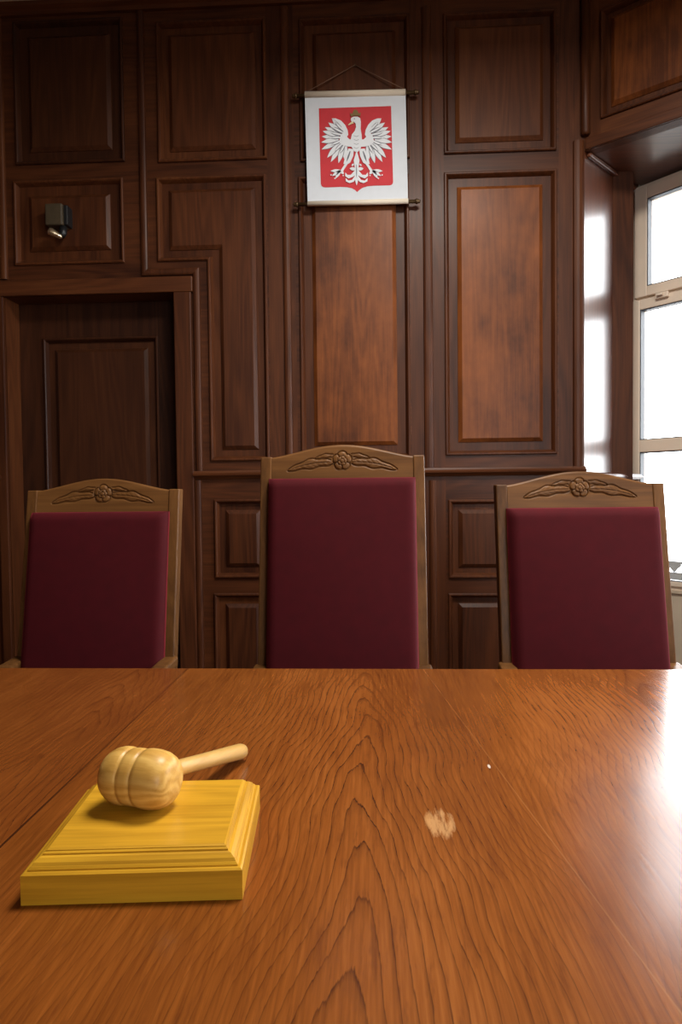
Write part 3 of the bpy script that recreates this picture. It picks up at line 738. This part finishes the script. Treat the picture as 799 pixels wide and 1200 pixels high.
def leaf(x0, y0, x1, y1, w, k=7, tip=.55):
    dx, dy = x1-x0, y1-y0; l = math.hypot(dx, dy); ux, uy = dx/l, dy/l; P1, P2 = [], []
    for i in range(k+1):
        s = i/k; ww = w*(.55+.45*min(s/.4, 1))*(1 if s < tip else max(0, 1-((s-tip)/(1-tip))**1.6))
        P1.append((x0+dx*s-uy*ww, y0+dy*s+ux*ww)); P2.append((x0+dx*s+uy*ww, y0+dy*s-ux*ww))
    return P1 + P2[::-1][1:]
def both(pts, y0, mi=0, th=.0012):
    emb(pts, y0, eg_, mi, th); emb([(2*CXE-x, y) for x, y in pts], y0, eg_, mi, th)
# wings: long flight feathers then shorter coverts on top
tips = [(182, 186), (150, 222), (120, 262), (100, 298), (92, 345), (88, 398), (90, 460), (140, 535), (172, 572), (240, 584), (292, 548)]
roots = [(285, 300), (270, 310), (255, 325), (245, 340), (240, 355), (240, 368), (245, 385), (255, 400), (268, 410), (285, 415), (305, 415)]
lay = -.0016
for i, (t_i, r_i) in enumerate(zip(tips, roots)):
    yy = lay - (i % 2)*.0012
    both(leaf(*r_i, *t_i, 25), yy, 1, .0008); both(leaf(*r_i, *t_i, 20), yy-.0008, 0, .0008)
# leading arm of the wing
both([(180, 186), (215, 186), (262, 205), (300, 245), (322, 290), (328, 330), (316, 350), (338, 372), (372, 378), (372, 440), (320, 436), (268, 420), (246, 392), (262, 330), (286, 312), (268, 262), (225, 214)], -.0044, 0)
for r_i, t_i in (((290, 300), (205, 215)), ((285, 315), (180, 262)), ((275, 335), (165, 310)), ((270, 355), (165, 360)), ((275, 380), (170, 425)), ((285, 400), (205, 480)), ((300, 410), (252, 500))):
    both(leaf(*r_i, *t_i, 15), -.0046, 1, .0006); both(leaf(*r_i, *t_i, 8.5), -.0052, 0, .0008)
# legs, thighs, talons
both([(330, 455), (378, 460), (372, 520), (345, 580), (318, 596), (285, 592), (292, 560), (308, 510)], -.0050, 0)
both(leaf(345, 480, 312, 575, 7), -.0063, 1, .0005)
both([(300, 588), (322, 592), (278, 660), (255, 655)], -.0040, 2)
for tx, ty in ((170, 655), (184, 700), (214, 722), (288, 682)): both(leaf(258, 652, tx, ty, 14, tip=.5), -.0052, 0)
for tx, ty in ((176, 686), (210, 716), (284, 690)): both(leaf(tx, ty, tx-3, ty+12, 6), -.0064, 2, .0006)
# tail
both([(402, 470), (402, 770), (390, 740), (388, 640), (376, 560)], -.0048, 0)
both(leaf(395, 640, 340, 632, 15), -.0052, 0); both([(395, 640), (350, 690), (320, 690), (302, 668), (300, 700), (330, 722), (372, 706), (398, 680)], -.0056, 0)
both([(395, 690), (362, 735), (330, 742), (304, 718), (306, 748), (340, 764), (376, 752), (398, 720)], -.0060, 0)
emb(leaf(402, 600, 402, 785, 17, tip=.6), -.0064, eg_, 0); emb(leaf(402, 600, 402, 720, 4), -.0078, eg_, 1, .0004)
both(leaf(360, 610, 378, 590, 8), -.0064, 2, .0006)
# body, neck, head
emb([(360, 330), (385, 300), (398, 262), (392, 232), (372, 214), (362, 224), (350, 202), (352, 184), (376, 172), (412, 172), (434, 186), (440, 220), (438, 280), (446, 330), (452, 400), (440, 450), (420, 480), (402, 490), (380, 478), (356, 440), (346, 392)], -.0058, eg_, 0)
emb([(372, 214), (352, 222), (326, 244), (332, 250), (356, 238), (376, 232)], -.0062, eg_, 3)
for yy in (340, 375, 410, 445): emb([(378, yy), (400, yy+9), (422, yy), (422, yy+3), (400, yy+12), (378, yy+3)], -.0072, eg_, 1, .0004)
emb(leaf(380, 190, 388, 196, 4), -.0072, eg_, 1, .0005)
ego = eg_.build('eagle', ['white', 'ink', 'white', 'palegold'], sho)
crn = MB(); emb([(352, 172), (344, 138), (362, 150), (376, 118), (392, 108), (408, 118), (424, 148), (440, 134), (434, 170), (412, 164), (376, 164)], -.0066, crn, 0); crn.build('crown', ['gold'], sho)

# ------------------------------------------------------------------ small fixture above the door
fx0, fy0 = W(61, 246); fx1, fy1 = W(86, 270)
fc = ((fx0+fx1)/2, fy1)
fx = tag(empty('wall_lamp', (fc[0], YW-.0, fc[1])), 'small dark boxed wall fixture with a glinting tip above the door', 'wall fixture')
w2 = (fx1-fx0)/2; hh = fy0-fy1
mb = MB(); mb.box((-w2, -.075, 0), (w2*.62, -.002, hh), 0); mb.build('housing', ['fixture'], fx, bevel=.006)
mb = MB(); mb.box((w2*.62, -.06, .004), (w2, -.004, hh-.004)); mb.build('side_bracket', ['black'], fx, bevel=.004)
mb = MB(); mb.tube([(w2*.45, -.045, .0), (w2*.45, -.05, -.03), (w2*.40, -.055, -.05)], [.016, .018, .012], 12); mb.build('socket', ['black'], fx)
mb = MB(); d_ = Vector((-.80, -.25, .38)).normalized(); mb.lathe([(-.008, .002), (-.005, .008), (.0, .0115), (.012, .013), (.03, .0165), (.044, .019), (.055, .0175), (.060, .010), (.061, .002)], (w2*.35, -.062, -.052), d_, 18); mb.build('spot_head', ['lens'], fx)

# ------------------------------------------------------------------ light
wd = bpy.data.worlds.new('overcast_sky'); sc.world = wd; wd.use_nodes = True
bg = wd.node_tree.nodes['Background']; bg.inputs[0].default_value = (.93, .97, 1.0, 1); bg.inputs[1].default_value = 9.5
wt = wd.node_tree; wtc = N(wt, 'ShaderNodeTexCoord'); wsx = N(wt, 'ShaderNodeSeparateXYZ'); L(wt, wtc.outputs['Generated'], wsx.inputs[0])
L(wt, ramp(wt, math_(wt, 'MULTIPLY_ADD', wsx.outputs[2], .5, .5), [(.36, (.12, .12, .115)), (.43, (.93, .97, 1.0)), (.60, (.93, .97, 1.0)), (1.0, (1.0, 1.04, 1.1))]), bg.inputs[0])
def portal(name, loc, rot, sx, sy):
    l_ = bpy.data.lights.new(name, 'AREA'); l_.shape = 'RECTANGLE'; l_.size = sx; l_.size_y = sy
    l_.cycles.is_portal = True
    o = bpy.data.objects.new(name, l_); C.objects.link(o); o.location = loc; o.rotation_euler = rot; return o
zm = (zfb+ztop)/2
pc = B3 + eg*(GW/2) - nG*.10
rotm = Matrix((( eg.x, 0, -nG.x), (eg.y, 0, -nG.y), (0, 1, 0)))   # local -Z looks into the room (+nG)
o = portal('window_portal', (pc.x, pc.y, zm), (0, 0, 0), GW, ztop-zfb)
zax = -nG; xax = Vector((0, 0, 1)).cross(zax).normalized(); yax = zax.cross(xax)
o.rotation_euler = Matrix((xax, yax, zax)).transposed().to_euler()
for a, b in SW:
    o = portal('window_portal', (XR+.22, (a+b)/2, 1.65), (0, 0, 0), b-a, 1.7)
    zax = Vector((1, 0, 0)); xax = Vector((0, 0, 1)).cross(zax); yax = zax.cross(xax); o.rotation_euler = Matrix((xax, yax, zax)).transposed().to_euler()
o = portal('window_portal', ((RWX0+RWX1)/2, YB-.17, (RWZ0+RWZ1)/2), (PI/2, 0, 0), RWX1-RWX0, RWZ1-RWZ0)
zax = Vector((0, -1, 0)); xax = Vector((0, 0, 1)).cross(zax); yax = zax.cross(xax); o.rotation_euler = Matrix((xax, yax, zax)).transposed().to_euler()
la = bpy.data.lights.new('ceiling_lamp', 'AREA'); la.shape = 'DISK'; la.size = .8; la.energy = 58; la.color = (1, .965, .88)
lo_ = bpy.data.objects.new('ceiling_lamp', la); C.objects.link(lo_); lo_.location = (.45, 1.35, CEIL-.25)

vs_ = sc.view_settings; vs_.view_transform = 'Standard'; vs_.look = 'None'; vs_.gamma = 1; vs_.use_curve_mapping = False; vs_.exposure = 0.55
sc.cycles.use_denoising = True; sc.cycles.max_bounces = 8; sc.cycles.sample_clamp_indirect = 8.0; sc.cycles.caustics_reflective = False
